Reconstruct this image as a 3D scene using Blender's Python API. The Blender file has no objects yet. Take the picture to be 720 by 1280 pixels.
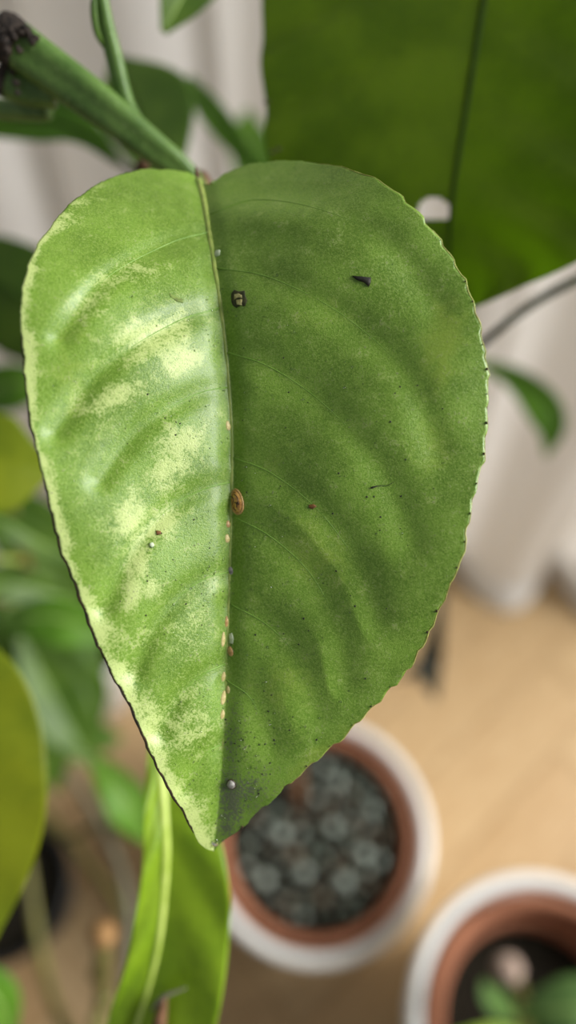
import bpy, bmesh, math, random
import numpy as np
from mathutils import Vector, Matrix, noise as mnoise

random.seed(7)
np.random.seed(7)
scene = bpy.context.scene
COL = scene.collection

# ------------------------------------------------------------------ camera
F = 900.0                      # focal length in pixels of a 720x1280 frame
H = 0.65                       # camera height above the floor (m)
PITCH = math.radians(55)       # looking down
TH = math.pi / 2 - PITCH
CT, ST = math.cos(TH), math.sin(TH)
CAM = Vector((0, 0, H))
cd = bpy.data.cameras.new('camera')
cam = bpy.data.objects.new('camera', cd)
COL.objects.link(cam)
cam.location = CAM
cam.rotation_euler = (TH, 0, 0)
cd.sensor_fit = 'VERTICAL'
cd.sensor_height = 9.6
cd.lens = 9.6 * F / 1280.0
cd.clip_start = 0.01
cd.dof.use_dof = True
cd.dof.focus_distance = 0.1085
cd.dof.aperture_fstop = 1.3
scene.camera = cam

# ------------------------------------------------------------------ light
scene.view_settings.view_transform = 'Standard'
scene.view_settings.look = 'None'
scene.view_settings.gamma = 1.0
scene.view_settings.use_curve_mapping = False
scene.view_settings.exposure = 0.0

w = bpy.data.worlds.new('room_daylight')
scene.world = w
w.use_nodes = True
bg = w.node_tree.nodes['Background']
bg.inputs[0].default_value = (0.96, 0.98, 1.0, 1)
bg.inputs[1].default_value = 0.30

def area(name, loc, target, sx, sy, power, col):
    ld = bpy.data.lights.new(name, 'AREA')
    ld.shape = 'RECTANGLE'; ld.size = sx; ld.size_y = sy
    ld.energy = power; ld.color = col
    o = bpy.data.objects.new(name, ld); COL.objects.link(o)
    o.location = loc
    o.rotation_euler = (Vector(target) - Vector(loc)).to_track_quat('-Z', 'Y').to_euler()
    return o
# daylight from the window on the right-hand side of the room (it lights the left leaf half and the pots' left inner walls)
area('window_right_offscreen', (1.90, 0.12, 1.42), (0.0, 0.12, 0.42), 1.1, 1.5, 112.0, (1.0, 0.985, 0.965))

# ------------------------------------------------------------------ helpers
def lin(c):
    c = c / 255.0
    return c / 12.92 if c <= 0.04045 else ((c + 0.055) / 1.055) ** 2.4
def rgb(r, g, b):
    return (lin(r), lin(g), lin(b), 1.0)

def at(px, py, z):
    """world point of a picture direction at a given depth in metres"""
    xc = (px - 360.0) / F * z
    yc = -(py - 640.0) / F * z
    return Vector((xc, yc * CT + z * ST, H + yc * ST - z * CT))
def at_np(px, py, z):
    xc = (px - 360.0) / F * z
    yc = -(py - 640.0) / F * z
    return np.stack([xc, yc * CT + z * ST, H + yc * ST - z * CT], axis=-1)
def proj(v):
    d = Vector(v) - CAM
    yc = d.y * CT + d.z * ST
    z = d.y * ST - d.z * CT
    return (360 + F * d.x / z, 640 - F * yc / z)

def catmull(pts, n):
    P = np.array(pts, float)
    if P.ndim == 1: P = P[:, None]
    k = len(P)
    if k == 2:
        t = np.linspace(0, 1, n)[:, None]
        return P[0] * (1 - t) + P[1] * t
    ext = np.vstack([2 * P[0] - P[1], P, 2 * P[-1] - P[-2]])
    out = []
    for u in np.linspace(0, k - 1, n):
        i = min(int(u), k - 2); t = u - i
        a, b, c, d = ext[i], ext[i + 1], ext[i + 2], ext[i + 3]
        out.append(0.5 * ((2 * b) + (-a + c) * t + (2 * a - 5 * b + 4 * c - d) * t * t + (-a + 3 * b - 3 * c + d) * t ** 3))
    return np.array(out)

def resample(pts, n):
    """even arc-length resampling of a dense polyline"""
    P = np.array(pts, float)
    d = np.r_[0, np.cumsum(np.linalg.norm(np.diff(P, axis=0), axis=1))]
    s = np.linspace(0, d[-1], n)
    return np.stack([np.interp(s, d, P[:, i]) for i in range(P.shape[1])], axis=1)

def make_obj(name, verts, faces, mat, parent=None, origin=(0, 0, 0), smooth=True):
    me = bpy.data.meshes.new(name)
    o3 = Vector(origin)
    me.from_pydata([tuple(Vector(v) - o3) for v in verts], [], faces)
    if smooth:
        me.polygons.foreach_set('use_smooth', [True] * len(me.polygons))
    me.update()
    if mat: me.materials.append(mat)
    o = bpy.data.objects.new(name, me)
    COL.objects.link(o)
    if parent is not None:
        o.parent = parent
    else:
        o.location = o3
    return o

def tag(o, label=None, cat=None, group=None, kind=None):
    if label: o['label'] = label
    if cat: o['category'] = cat
    if group: o['group'] = group
    if kind: o['kind'] = kind
    return o

def thing(name, label, cat, loc, group=None):
    o = bpy.data.objects.new(name, None); COL.objects.link(o)
    o.empty_display_size = 0.01
    o.location = loc
    return tag(o, label, cat, group)

def tube_geo(pts, radii, n=10, ridge=0.0, caps=True, samples=24, flat=1.0, phase=0.0):
    """swept tube through world points; ridge gives an angular, ribbed section"""
    P = catmull([tuple(p) for p in pts], samples)
    R = catmull(radii, samples)[:, 0]
    V, Fc = [], []
    T0 = Vector(P[1] - P[0]).normalized()
    ref = Vector((0, 0, 1)) if abs(T0.z) < 0.9 else Vector((1, 0, 0))
    U = (ref - T0 * ref.dot(T0)).normalized()
    for i in range(samples):
        a = Vector(P[max(i - 1, 0)]); b = Vector(P[min(i + 1, samples - 1)])
        T = (b - a).normalized()
        U = (U - T * U.dot(T)).normalized()
        W = T.cross(U)
        for k in range(n):
            an = 2 * math.pi * k / n
            r = max(R[i], 1e-5) * (1 + ridge * math.cos(3 * an + phase))
            V.append(Vector(P[i]) + U * (r * math.cos(an)) + W * (r * flat * math.sin(an)))
    for i in range(samples - 1):
        for k in range(n):
            k2 = (k + 1) % n
            Fc.append((i * n + k, i * n + k2, (i + 1) * n + k2, (i + 1) * n + k))
    if caps:
        Fc.append(tuple(reversed(range(n))))
        Fc.append(tuple((samples - 1) * n + k for k in range(n)))
    return V, Fc

def tube(name, pts, radii, mat, parent=None, origin=(0, 0, 0), **kw):
    V, Fc = tube_geo(pts, radii, **kw)
    return make_obj(name, V, Fc, mat, parent, origin)

def lathe(name, prof, mat, parent=None, loc=(0, 0, 0), n=72):
    V, Fc = [], []
    m = len(prof)
    for i in range(n):
        a = 2 * math.pi * i / n
        for r, z in prof:
            V.append((r * math.cos(a), r * math.sin(a), z))
    for i in range(n):
        j = (i + 1) % n
        for k in range(m - 1):
            Fc.append((i * m + k, j * m + k, j * m + k + 1, i * m + k + 1))
    o = make_obj(name, V, Fc, mat, parent)
    if parent is None: o.location = loc
    bm = bmesh.new(); bm.from_mesh(o.data)
    bmesh.ops.remove_doubles(bm, verts=bm.verts, dist=1e-6)
    bmesh.ops.recalc_face_normals(bm, faces=bm.faces)
    bm.to_mesh(o.data); bm.free()
    o.data.polygons.foreach_set('use_smooth', [True] * len(o.data.polygons))
    return o

# ------------------------------------------------------------------ materials
class NT:
    def __init__(self, name):
        self.m = bpy.data.materials.new(name); self.m.use_nodes = True
        self.t = self.m.node_tree; self.n = self.t.nodes; self.l = self.t.links
        self.b = self.n['Principled BSDF']; self.out = self.n['Material Output']
        self.co = self.n.new('ShaderNodeTexCoord').outputs['Object']
    def link(self, a, b): self.l.new(a, b)
    def noise(self, scale, detail=3, rough=0.55, vec=None, dist=0.0):
        x = self.n.new('ShaderNodeTexNoise')
        x.inputs['Scale'].default_value = scale; x.inputs['Detail'].default_value = detail
        x.inputs['Roughness'].default_value = rough; x.inputs['Distortion'].default_value = dist
        self.link(vec if vec is not None else self.co, x.inputs['Vector'])
        return x.outputs['Fac']
    def mapping(self, scale, rot=(0, 0, 0)):
        x = self.n.new('ShaderNodeMapping')
        x.inputs['Scale'].default_value = scale; x.inputs['Rotation'].default_value = rot
        self.link(self.co, x.inputs['Vector']); return x.outputs[0]
    def mr(self, v, a, b, c=0.0, d=1.0):
        x = self.n.new('ShaderNodeMapRange'); x.interpolation_type = 'SMOOTHSTEP'
        self.link(v, x.inputs[0])
        for i, q in enumerate((a, b, c, d)): x.inputs[i + 1].default_value = q
        return x.outputs[0]
    def math(self, op, a, b=None):
        x = self.n.new('ShaderNodeMath'); x.operation = op
        for i, q in enumerate((a, b)):
            if q is None: continue
            if isinstance(q, (int, float)): x.inputs[i].default_value = q
            else: self.link(q, x.inputs[i])
        return x.outputs[0]
    def mix(self, f, a, b, mode='MIX'):
        x = self.n.new('ShaderNodeMix'); x.data_type = 'RGBA'; x.blend_type = mode
        for s, q in ((0, f), (6, a), (7, b)):
            if isinstance(q, (int, float)): x.inputs[s].default_value = q
            elif isinstance(q, tuple): x.inputs[s].default_value = q
            else: self.link(q, x.inputs[s])
        return x.outputs[2]
    def attr(self, name):
        x = self.n.new('ShaderNodeAttribute'); x.attribute_name = name
        return x.outputs['Fac']
    def objrand(self):
        return self.n.new('ShaderNodeObjectInfo').outputs['Random']
    def bump(self, h, dist, strength=1.0):
        x = self.n.new('ShaderNodeBump'); x.inputs['Distance'].default_value = dist
        x.inputs['Strength'].default_value = strength
        self.link(h, x.inputs['Height']); self.link(x.outputs[0], self.b.inputs['Normal'])
        return x.outputs[0]
    def base(self, c, rough=0.5, spec=0.5):
        if isinstance(c, tuple): self.b.inputs['Base Color'].default_value = c
        else: self.link(c, self.b.inputs['Base Color'])
        self.b.inputs['Roughness'].default_value = rough
        self.b.inputs['Specular IOR Level'].default_value = spec
    def translucent(self, col, fac, normal=None):
        tr = self.n.new('ShaderNodeBsdfTranslucent')
        if isinstance(col, tuple): tr.inputs['Color'].default_value = col
        else: self.link(col, tr.inputs['Color'])
        if normal is not None: self.link(normal, tr.inputs['Normal'])
        mx = self.n.new('ShaderNodeMixShader'); mx.inputs[0].default_value = fac
        self.link(self.b.outputs[0], mx.inputs[1]); self.link(tr.outputs[0], mx.inputs[2])
        self.link(mx.outputs[0], self.out.inputs['Surface'])

def leaf_mat(name, c1, c2, tcol, rough=0.42, tfac=0.35, spec=0.4, blotch=70, spots=None):
    m = NT(name)
    f = m.mr(m.noise(blotch, 3), 0.35, 0.65)
    c = m.mix(f, c1, c2)
    fine = m.mr(m.noise(900, 2), 0.4, 0.7)
    c = m.mix(m.math('MULTIPLY', fine, 0.25), c, tuple(min(1, x * 1.5) for x in c1[:3]) + (1,))
    if spots:
        s = m.mr(m.noise(spots[1], 4), spots[2], spots[2] + 0.05)
        c = m.mix(s, c, spots[0])
    m.base(c, rough, spec)
    m.bump(m.noise(500, 3), 0.0003, 0.5)
    tc = m.mix(f, tcol, tuple(x * 0.8 for x in tcol[:3]) + (1,))
    m.translucent(tc, tfac)
    return m.m

def plain(name, c1, c2, rough=0.5, scale=200, spec=0.4, bump=0.0):
    m = NT(name)
    m.base(m.mix(m.mr(m.noise(scale, 4), 0.35, 0.65), c1, c2), rough, spec)
    if bump: m.bump(m.noise(scale * 2, 4), bump)
    return m.m

M = {}
M['leaf_mid'] = leaf_mat('leaf_mid_green', rgb(92, 122, 42), rgb(68, 100, 28), rgb(120, 165, 26))
M['leaf_back'] = leaf_mat('leaf_deep_green', rgb(98, 120, 26), rgb(74, 100, 18), rgb(158, 192, 10), rough=0.5, tfac=0.55, spec=0.25, blotch=45)
M['leaf_dark'] = M['leaf_mid']
M['leaf_yellow'] = leaf_mat('leaf_yellow_green', rgb(140, 150, 28), rgb(112, 132, 24), rgb(175, 190, 25), tfac=0.45, blotch=40)
M['leaf_lime'] = leaf_mat('leaf_lime', rgb(140, 170, 38), rgb(118, 152, 30), rgb(170, 200, 30), tfac=0.45)
M['leaf_bright'] = leaf_mat('leaf_bright_green', rgb(102, 148, 42), rgb(82, 126, 30), rgb(128, 176, 34), tfac=0.4)
M['leaf_pale'] = M['leaf_bright']
M['leaf_withered'] = leaf_mat('leaf_withered', rgb(50, 54, 42), rgb(34, 36, 28), rgb(40, 40, 24), tfac=0.1, spots=(rgb(150, 150, 145), 160, 0.6))
M['leaf_seedling'] = leaf_mat('leaf_seedling', rgb(92, 124, 66), rgb(74, 106, 44), rgb(100, 150, 40), tfac=0.25)
M['leaf_lit'] = M['leaf_bright']
M['rib_pale'] = plain('rib_pale_green', rgb(150, 178, 95), rgb(125, 158, 75), 0.4)
M['rib_dark'] = plain('rib_dark_green', rgb(46, 68, 16), rgb(38, 58, 12), 0.8, 200, 0.1)
M['rib_lime'] = plain('rib_lime', rgb(196, 214, 110), rgb(175, 198, 85), 0.35)
M['stem_dark'] = plain('stem_dark_green', rgb(34, 46, 20), rgb(26, 36, 16), 0.8, 200, 0.1)
M['stem_olive'] = plain('stem_olive', rgb(112, 108, 52), rgb(88, 86, 40), 0.55)
M['bark'] = plain('bark_brown', rgb(120, 88, 62), rgb(84, 62, 44), 0.8, 300, 0.2, 0.0005)
M['cut_wood'] = plain('cut_wood_tan', rgb(152, 118, 76), rgb(126, 94, 58), 0.8, 400, 0.2)
M['cut_pink'] = plain('cut_wood_grey_pink', rgb(170, 150, 136), rgb(140, 120, 106), 0.8, 300, 0.2)
M['cut_black'] = plain('cut_end_blackened', rgb(22, 19, 16), rgb(70, 60, 52), 0.6, 1400, 0.25, 0.0008)
M['stalk_grey'] = plain('stalk_grey', rgb(104, 102, 84), rgb(84, 82, 64), 0.8)
M['thorn'] = plain('dried_stipule', rgb(92, 62, 44), rgb(66, 46, 34), 0.7)

def stem_mat():
    m = NT('stem_green')
    f = m.mr(m.noise(160, 4, vec=m.mapping((1, 1, 1))), 0.35, 0.7)
    c = m.mix(f, rgb(86, 116, 52), rgb(64, 94, 36))
    sp = m.mr(m.noise(1300, 3), 0.62, 0.72)
    c = m.mix(m.math('MULTIPLY', sp, 0.5), c, rgb(150, 175, 110))
    m.base(c, 0.45, 0.4)
    m.bump(m.noise(700, 3), 0.0003, 0.6)
    return m.m
M['stem_green'] = stem_mat()

# ------------------------------------------------------------------ setting
def wood_mat():
    m = NT('oak_parquet')
    g = m.noise(26, 6, 0.6, vec=m.mapping((1, 14, 1)), dist=0.4)
    c = m.mix(m.mr(g, 0.3, 0.7), rgb(168, 138, 96), rgb(194, 168, 128))
    r = m.objrand()
    c = m.mix(m.mr(r, 0.0, 1.0, 0.0, 0.55), c, rgb(150, 114, 68))
    m.base(c, 0.38, 0.45)
    m.bump(g, 0.0004, 0.5)
    return m.m
M['wood'] = wood_mat()
M['joint'] = plain('parquet_joint', rgb(120, 88, 50), rgb(100, 72, 40), 0.8)

def box_geo(x0, x1, y0, y1, z0, z1):
    V = [(x, y, z) for z in (z0, z1) for y in (y0, y1) for x in (x0, x1)]
    Fc = [(0, 2, 3, 1), (4, 5, 7, 6), (0, 1, 5, 4), (2, 6, 7, 3), (0, 4, 6, 2), (1, 3, 7, 5)]
    return V, Fc
V, Fc = box_geo(-1.6, 1.6, -1.2, 1.0, -0.03, -0.0015)
floor = make_obj('floor', V, Fc, M['joint'], smooth=False)
tag(floor, 'pale oak herringbone parquet floor', None, kind='structure')
PW, PL = 0.062, 0.31
V, Fc = box_geo(-PL / 2 + .0004, PL / 2 - .0004, -PW / 2 + .0004, PW / 2 - .0004, -0.012, 0.0)
bmp = bmesh.new()
bv = [bmp.verts.new(v) for v in V]
for f in Fc: bmp.faces.new([bv[i] for i in f])
top = [e for e in bmp.edges if all(abs(v.co.z) < 1e-6 for v in e.verts)]
bmesh.ops.bevel(bmp, geom=top, offset=0.0007, segments=1, affect='EDGES')
plank_me = bpy.data.meshes.new('plank'); bmp.to_mesh(plank_me); bmp.free()
plank_me.materials.append(M['wood'])
R45 = Matrix.Rotation(math.radians(41), 3, 'Z')
for i in range(-26, 27):
    for j in range(-5, 6):
        for kind in (0, 1):
            if kind == 0: cx, cy, rz = i * PW + PL / 2, i * PW + PW / 2, 0
            else: cx, cy, rz = i * PW + PL + PW / 2, i * PW + PW - PL / 2, math.pi / 2
            p = R45 @ Vector((cx + j * PL, cy - j * PL, 0)) + Vector((0.06, 0.12, 0))
            if -0.75 < p.x < 0.85 and -0.55 < p.y < 0.75:
                o = bpy.data.objects.new('plank', plank_me); COL.objects.link(o)
                o.location = p; o.rotation_euler = (0, 0, rz + math.radians(41)); o.parent = floor

M['wall'] = plain('wall_plaster', rgb(200, 197, 191), rgb(192, 189, 182), 0.9, 12)
V, Fc = box_geo(-1.6, 1.6, 0.78, 0.9, -0.0015, 2.2)
tag(make_obj('wall_back', V, Fc, M['wall'], smooth=False), 'plain off-white plaster wall behind the curtain', None, kind='structure')

def curtain():
    m = NT('sheer_curtain')
    wv = m.noise(900, 2, vec=m.mapping((1, 1, 0.2)))
    m.base(m.mix(m.mr(wv, 0.3, 0.7), rgb(222, 221, 218), rgb(232, 231, 228)), 0.9, 0.1)
    m.translucent(rgb(238, 238, 236), 0.5)
    root = thing('curtain', 'white sheer curtain hanging in soft folds down to the parquet', 'curtain', (0, 0.42, 0))
    # plan path of the hanging cloth: base line plus rounded folds
    NX, NZ = 420, 40
    xs = np.linspace(-0.62, 0.75, NX)
    base = 0.415 - 0.02 * np.sin(xs * 3.1)
    base = base - 0.05 * np.clip((xs - 0.24) / 0.2, 0, 1)
    ph = (xs - 0.226) / 0.104 * 2 * math.pi + 0.5 * np.sin(xs * 9)
    fold = 0.5 + 0.5 * np.cos(ph)
    fold = fold ** 0.75
    def rows(z0, z1, nz, dy):
        V = []
        for j in range(nz):
            t = j / (nz - 1); z = z0 + (z1 - z0) * t
            amp = 0.052 * (1 - 0.35 * min(1, z / 0.8)) + 0.014 * max(0, 1 - z / 0.10) ** 2
            wob = 0.012 * np.sin(xs * 17 + z * 3.0)
            for i in range(NX):
                V.append((xs[i] + 0.008 * math.sin(ph[i] * 1.0 + z * 2), base[i] - amp * fold[i] + wob[i] * (0.4 + z) + dy, z))
        Fc = [(j * NX + i, j * NX + i + 1, (j + 1) * NX + i + 1, (j + 1) * NX + i) for j in range(nz - 1) for i in range(NX - 1)]
        return V, Fc
    V, Fc = rows(0.002, 1.7, NZ, 0)
    c = make_obj('cloth', V, Fc, m.m, root, (0, 0.42, 0))
    m2 = NT('curtain_hem'); m2.base(rgb(236, 235, 232), 0.9, 0.1); m2.translucent(rgb(235, 234, 230), 0.25)
    V, Fc = rows(0.001, 0.03, 5, -0.0012)
    h = make_obj('hem', V, Fc, m2.m, root, (0, 0.42, 0))
    s = h.modifiers.new('thick', 'SOLIDIFY'); s.thickness = 0.0008; s.offset = 1
curtain()

# ------------------------------------------------------------------ pots
def ceramic():
    m = NT('white_glazed_ceramic'); m.base(rgb(226, 225, 220), 0.28, 0.5)
    m.bump(m.noise(30, 2), 0.0006, 0.3); return m.m
def terracotta():
    m = NT('terracotta')
    c = m.mix(m.mr(m.noise(40, 5), 0.3, 0.7), rgb(162, 108, 80), rgb(138, 90, 66))
    m.base(c, 0.8, 0.2); m.bump(m.noise(400, 4), 0.0004, 0.5); return m.m
def soil_mat():
    m = NT('potting_soil')
    c = m.mix(m.mr(m.noise(260, 5), 0.35, 0.7), rgb(22, 20, 15), rgb(44, 40, 31))
    m.base(c, 0.95, 0.1); m.bump(m.noise(300, 5), 0.003, 1.0); return m.m
M['ceramic'] = ceramic(); M['terracotta'] = terracotta(); M['soil'] = soil_mat()
M['black_plastic'] = plain('black_plastic', rgb(20, 20, 20), rgb(26, 26, 25), 0.45)

def soil_disc(parent, R, z, amp=0.0015):
    V, Fc = [(0, 0, z + amp)], []
    nr, na = 14, 48
    for i in range(1, nr + 1):
        for k in range(na):
            a = 2 * math.pi * k / na; r = R * i / nr
            x, y = r * math.cos(a), r * math.sin(a)
            V.append((x, y, z + amp * mnoise.noise(Vector((x * 160, y * 160, z * 50)))))
    for k in range(na): Fc.append((0, 1 + k, 1 + (k + 1) % na))
    for i in range(nr - 1):
        for k in range(na):
            k2 = (k + 1) % na
            Fc.append((1 + i * na + k, 1 + (i + 1) * na + k, 1 + (i + 1) * na + k2, 1 + i * na + k2))
    return make_obj('soil', V, Fc, M['soil'], parent)

def nested_pot(cx, cy, h, soil_z, lab_out, lab_in):
    Ro = 0.0800; k = h / 0.134
    out = thing('cachepot', lab_out, 'pot', (cx, cy, 0), 'white ceramic cachepots')
    hb = h
    body = lathe('body', [(0, 0.0), (0.056, 0.0), (0.060, 0.003), (0.070, hb * 0.55), (0.0755, hb - 0.012), (0.0755, hb - 0.012),
                   (0.0715, hb - 0.012), (0.0665, hb * 0.55), (0.056, 0.008), (0, 0.008)], M['ceramic'], out)
    lathe('rim', [(0.0757, hb - 0.012), (0.0795, hb - 0.010), (Ro, hb - 0.004), (0.0790, hb - 0.001), (0.0768, hb),
                  (0.0735, hb - 0.0005), (0.0720, hb - 0.003), (0.0714, hb - 0.012), (0.0757, hb - 0.012)], M['ceramic'], out)
    inn = thing('terracotta_pot', lab_in, 'pot', (cx, cy, 0.0085), 'terracotta inner pots')
    g = hb - 0.0085 - 0.004
    b2 = lathe('body', [(0, 0), (0.047, 0), (0.050, 0.002), (0.0605, g - 0.024), (0.0555, g - 0.024), (0.0545, g - 0.03), (0.046, 0.006), (0, 0.006)], M['terracotta'], inn)
    lathe('rim', [(0.0606, g - 0.024), (0.0675, g - 0.022), (0.0690, g - 0.003), (0.0680, g), (0.0640, g), (0.0625, g - 0.002), (0.0585, g - 0.024), (0.0606, g - 0.024)], M['terracotta'], inn)
    sr = 0.0595 if soil_z > g - 0.024 else 0.0535
    soil_disc(inn, sr, soil_z)
    return out, inn, 0.0085 + soil_z

p1 = at(394, 1037, 0.49); p2 = at(695, 1293, 0.39); p3 = at(2, 1110, 0.52)
_, _, S1 = nested_pot(p1.x, p1.y, p1.z, p1.z - 0.0085 - 0.018,
    'white glazed cachepot under the leaf tip, holding grey pebbles', 'terracotta pot with grey pebbles on its soil')
_, _, S2 = nested_pot(p2.x, p2.y, p2.z, p2.z - 0.0085 - 0.044,
    'white glazed cachepot holding bare black soil and a seedling', 'terracotta pot with bare black soil and a pruned seedling')
np3 = thing('nursery_pot', 'small black plastic nursery pot with dark soil below the foliage', 'pot', (p3.x, p3.y, 0))
h3 = p3.z
lathe('body', [(0, 0), (0.036, 0), (0.0455, h3 - 0.008), (0.0435, h3 - 0.008), (0.034, 0.002), (0, 0.002)], M['black_plastic'], np3)
lathe('rim', [(0.0456, h3 - 0.009), (0.0485, h3 - 0.008), (0.049, h3 - 0.001), (0.048, h3), (0.0442, h3), (0.0434, h3 - 0.009), (0.0456, h3 - 0.009)], M['black_plastic'], np3)
soil_disc(np3, 0.0420, h3 - 0.014)
S3 = h3 - 0.014

wp = thing('cachepot', 'small white pot of dark soil half hidden behind the bushy foliage', 'pot', (-0.185, 0.262, 0))
lathe('body', [(0, 0), (0.042, 0), (0.046, 0.003), (0.056, 0.098), (0.0575, 0.102), (0.0565, 0.104), (0.0535, 0.104), (0.0525, 0.100), (0.043, 0.006), (0, 0.006)], M['ceramic'], wp)
soil_disc(wp, 0.0508, 0.086)
def pebbles():
    mats = []
    for k, (a, b) in enumerate(((rgb(100, 112, 98), rgb(78, 90, 78)), (rgb(164, 174, 162), rgb(134, 144, 132)), (rgb(58, 66, 54), rgb(44, 50, 40)), (rgb(114, 104, 84), rgb(90, 82, 66)))):
        mats.append(plain('pebble_stone', a, b, 0.4, 260, 0.5))
    meshes = []
    for k in range(8):
        bm = bmesh.new(); bmesh.ops.create_icosphere(bm, subdivisions=2, radius=1.0)
        sx, sy, sz = random.uniform(.85, 1.2), random.uniform(.7, 1.0), random.uniform(.55, .8)
        for v in bm.verts:
            n = 1 + 0.16 * mnoise.noise(v.co * 1.3 + Vector((k * 9.1, 3, 1)))
            v.co = Vector((v.co.x * sx, v.co.y * sy, v.co.z * sz)) * n
        me = bpy.data.meshes.new('pebble'); bm.to_mesh(me); bm.free()
        me.polygons.foreach_set('use_smooth', [True] * len(me.polygons))
        me.materials.append(mats[k % 4]); meshes.append(me)
    pts = []
    tries = 0
    trunk = Vector((at(372, 990, 0.5).x, at(372, 990, 0.5).y))
    while len(pts) < 150 and tries < 20000:
        tries += 1
        r = random.uniform(0.0028, 0.0058) if tries < 6000 else random.uniform(0.002, 0.0034)
        a = random.uniform(0, 2 * math.pi); d = math.sqrt(random.random()) * (0.0565 - r)
        x, y = p1.x + d * math.cos(a), p1.y + d * math.sin(a)
        if math.hypot(x - trunk.x, y - trunk.y) < r + 0.009: continue
        if all(math.hypot(x - q[0], y - q[1]) > (r + q[2]) * 1.16 for q in pts): pts.append((x, y, r))
    for x, y, r in pts:
        kk = random.randrange(8); o = bpy.data.objects.new('pebble', meshes[kk]); COL.objects.link(o)
        o.location = (x, y, S1 + r * 0.45); o.scale = (r, r, r)
        o.rotation_euler = (random.uniform(-.2, .2), random.uniform(-.2, .2), random.uniform(0, 6.28))
        near = 'beside the brown trunk' if math.hypot(x - trunk.x, y - trunk.y) < 0.02 else ('against the terracotta wall' if math.hypot(x - p1.x, y - p1.y) > 0.047 else 'amid the other pebbles')
        tag(o, '%s %s pebble %s' % ('larger' if r > 0.0040 else 'small', ('grey-green', 'pale grey', 'dark grey-green', 'brownish grey')[kk % 4], near), 'pebble', 'pebbles in the terracotta pot')
pebbles()

# ------------------------------------------------------------------ plants
plantA = thing('citrus_plant', 'tall citrus plant with pruned green stem and large mottled leaf, growing among grey pebbles', 'plant', at(372, 990, 0.5))
plantA.location.z = S1
plantB = thing('citrus_plant', 'bushy citrus plant in the black nursery pot, leafy and yellowing', 'plant', (p3.x, p3.y, S3))
plantC = thing('citrus_seedling', 'low green seedling with a pruned pinkish stub in bare black soil', 'plant', (p2.x - 0.006, p2.y - 0.012, S2))
plantD = None
OA, OB, OC = plantA.location.copy(), plantB.location.copy(), plantC.location.copy()

def org(p):
    return {plantA.name: OA, plantB.name: OB, plantC.name: OC}[p.name]

def leaf(plant, mid, wl, wr, mat, rib=None, fold=0.2, tilt=0.0, curl=0.0, petiole=None, nu=34, nv=9, hole=None,
         ripple=0.0, nrip=7, thick=0.0003, ribr=0.0006, label=None, petr=0.0009, sides=None):
    """blade built along a mid line of (px, py, depth); widths given per station"""
    Mw = catmull([tuple(at(*p)) for p in mid], nu)
    zs = catmull([p[2] for p in mid], nu)[:, 0]
    WL = np.maximum(catmull(wl, nu)[:, 0], 0.3) * zs / F
    WR = np.maximum(catmull(wr, nu)[:, 0], 0.3) * zs / F
    V = []; N = 2 * nv + 1; mids = []; norms = []
    for i in range(nu):
        p = Vector(Mw[i])
        T = (Vector(Mw[min(i + 1, nu - 1)]) - Vector(Mw[max(i - 1, 0)])).normalized()
        vd = (p - CAM).normalized()
        S = T.cross(vd).normalized(); Nn = S.cross(T).normalized()
        if Nn.dot(vd) > 0: Nn = -Nn
        c, s = math.cos(tilt), math.sin(tilt)
        S, Nn = S * c + Nn * s, Nn * c - S * s
        for k in range(-nv, nv + 1):
            u = k / nv
            w_ = WR[i] if k > 0 else WL[i]
            d = u * w_
            lift = fold * abs(d) - curl * abs(u) ** 2 * w_
            lift += ripple * abs(u) * math.sin(2 * math.pi * nrip * (i / nu - 0.18 * abs(u)))
            V.append(p + S * d + Nn * lift)
        mids.append(p + Nn * 0.0001); norms.append(Nn)
    Fc = []
    for i in range(nu - 1):
        for k in range(N - 1):
            q = (i * N + k, i * N + k + 1, (i + 1) * N + k + 1, (i + 1) * N + k)
            if hole:
                x, y = proj(sum((V[a] for a in q), Vector()) / 4)
                if hole(x, y): continue
            Fc.append(q)
    O = org(plant)
    b = make_obj('leaf', V, Fc, mat, plant, O)
    if label: b['label'] = label
    sm = b.modifiers.new('thick', 'SOLIDIFY'); sm.thickness = thick; sm.offset = 0
    if rib:
        rm = [m for i, m in enumerate(mids) if i % 3 == 0] + [mids[-1]]
        tube('midrib', rm, [ribr, ribr * 0.8, ribr * 0.25], rib, b, O, n=8, samples=nu)
    if sides and rib:
        for (i0, sgn) in sides:
            pts = []
            for q in range(5):
                k = int(round(sgn * nv * (0.04 + 0.82 * q / 4))) + nv
                i = min(nu - 2, int(i0 * nu + q * nu * 0.045))
                pts.append(V[i * N + k] + norms[i] * 0.00015)
            tube('side_vein', pts, [ribr * 0.4, ribr * 0.3, ribr * 0.1], rib, b, O, n=6, samples=12)
    if petiole:
        pts = [at(*p) for p in petiole] + [Vector(Mw[0]), Vector(Mw[min(2, nu - 1)])]
        tube('petiole', pts, [petr, petr * 0.9, ribr], rib or mat, b, O, n=8, samples=20)
    return b

# ---- plant A: trunk and stems
trunk_pts = [Vector((OA.x, OA.y, S1 - 0.004)), at(352, 820, 0.40), at(330, 600, 0.27), at(285, 330, 0.175), at(246, 226, 0.146)]
tube('trunk', trunk_pts, [0.0062, 0.0050, 0.0040, 0.0033, 0.0026], M['bark'], plantA, OA, n=12, samples=40)
stem = tube('stem', [at(262, 262, 0.150), at(232, 216, 0.142), at(190, 182, 0.139), at(125, 130, 0.136), at(60, 82, 0.134), at(12, 47, 0.132)],
     [0.0019, 0.0022, 0.0028, 0.0034, 0.0037, 0.0039], M['stem_green'], plantA, OA, n=36, ridge=0.15, samples=60, phase=0.6)
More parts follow.
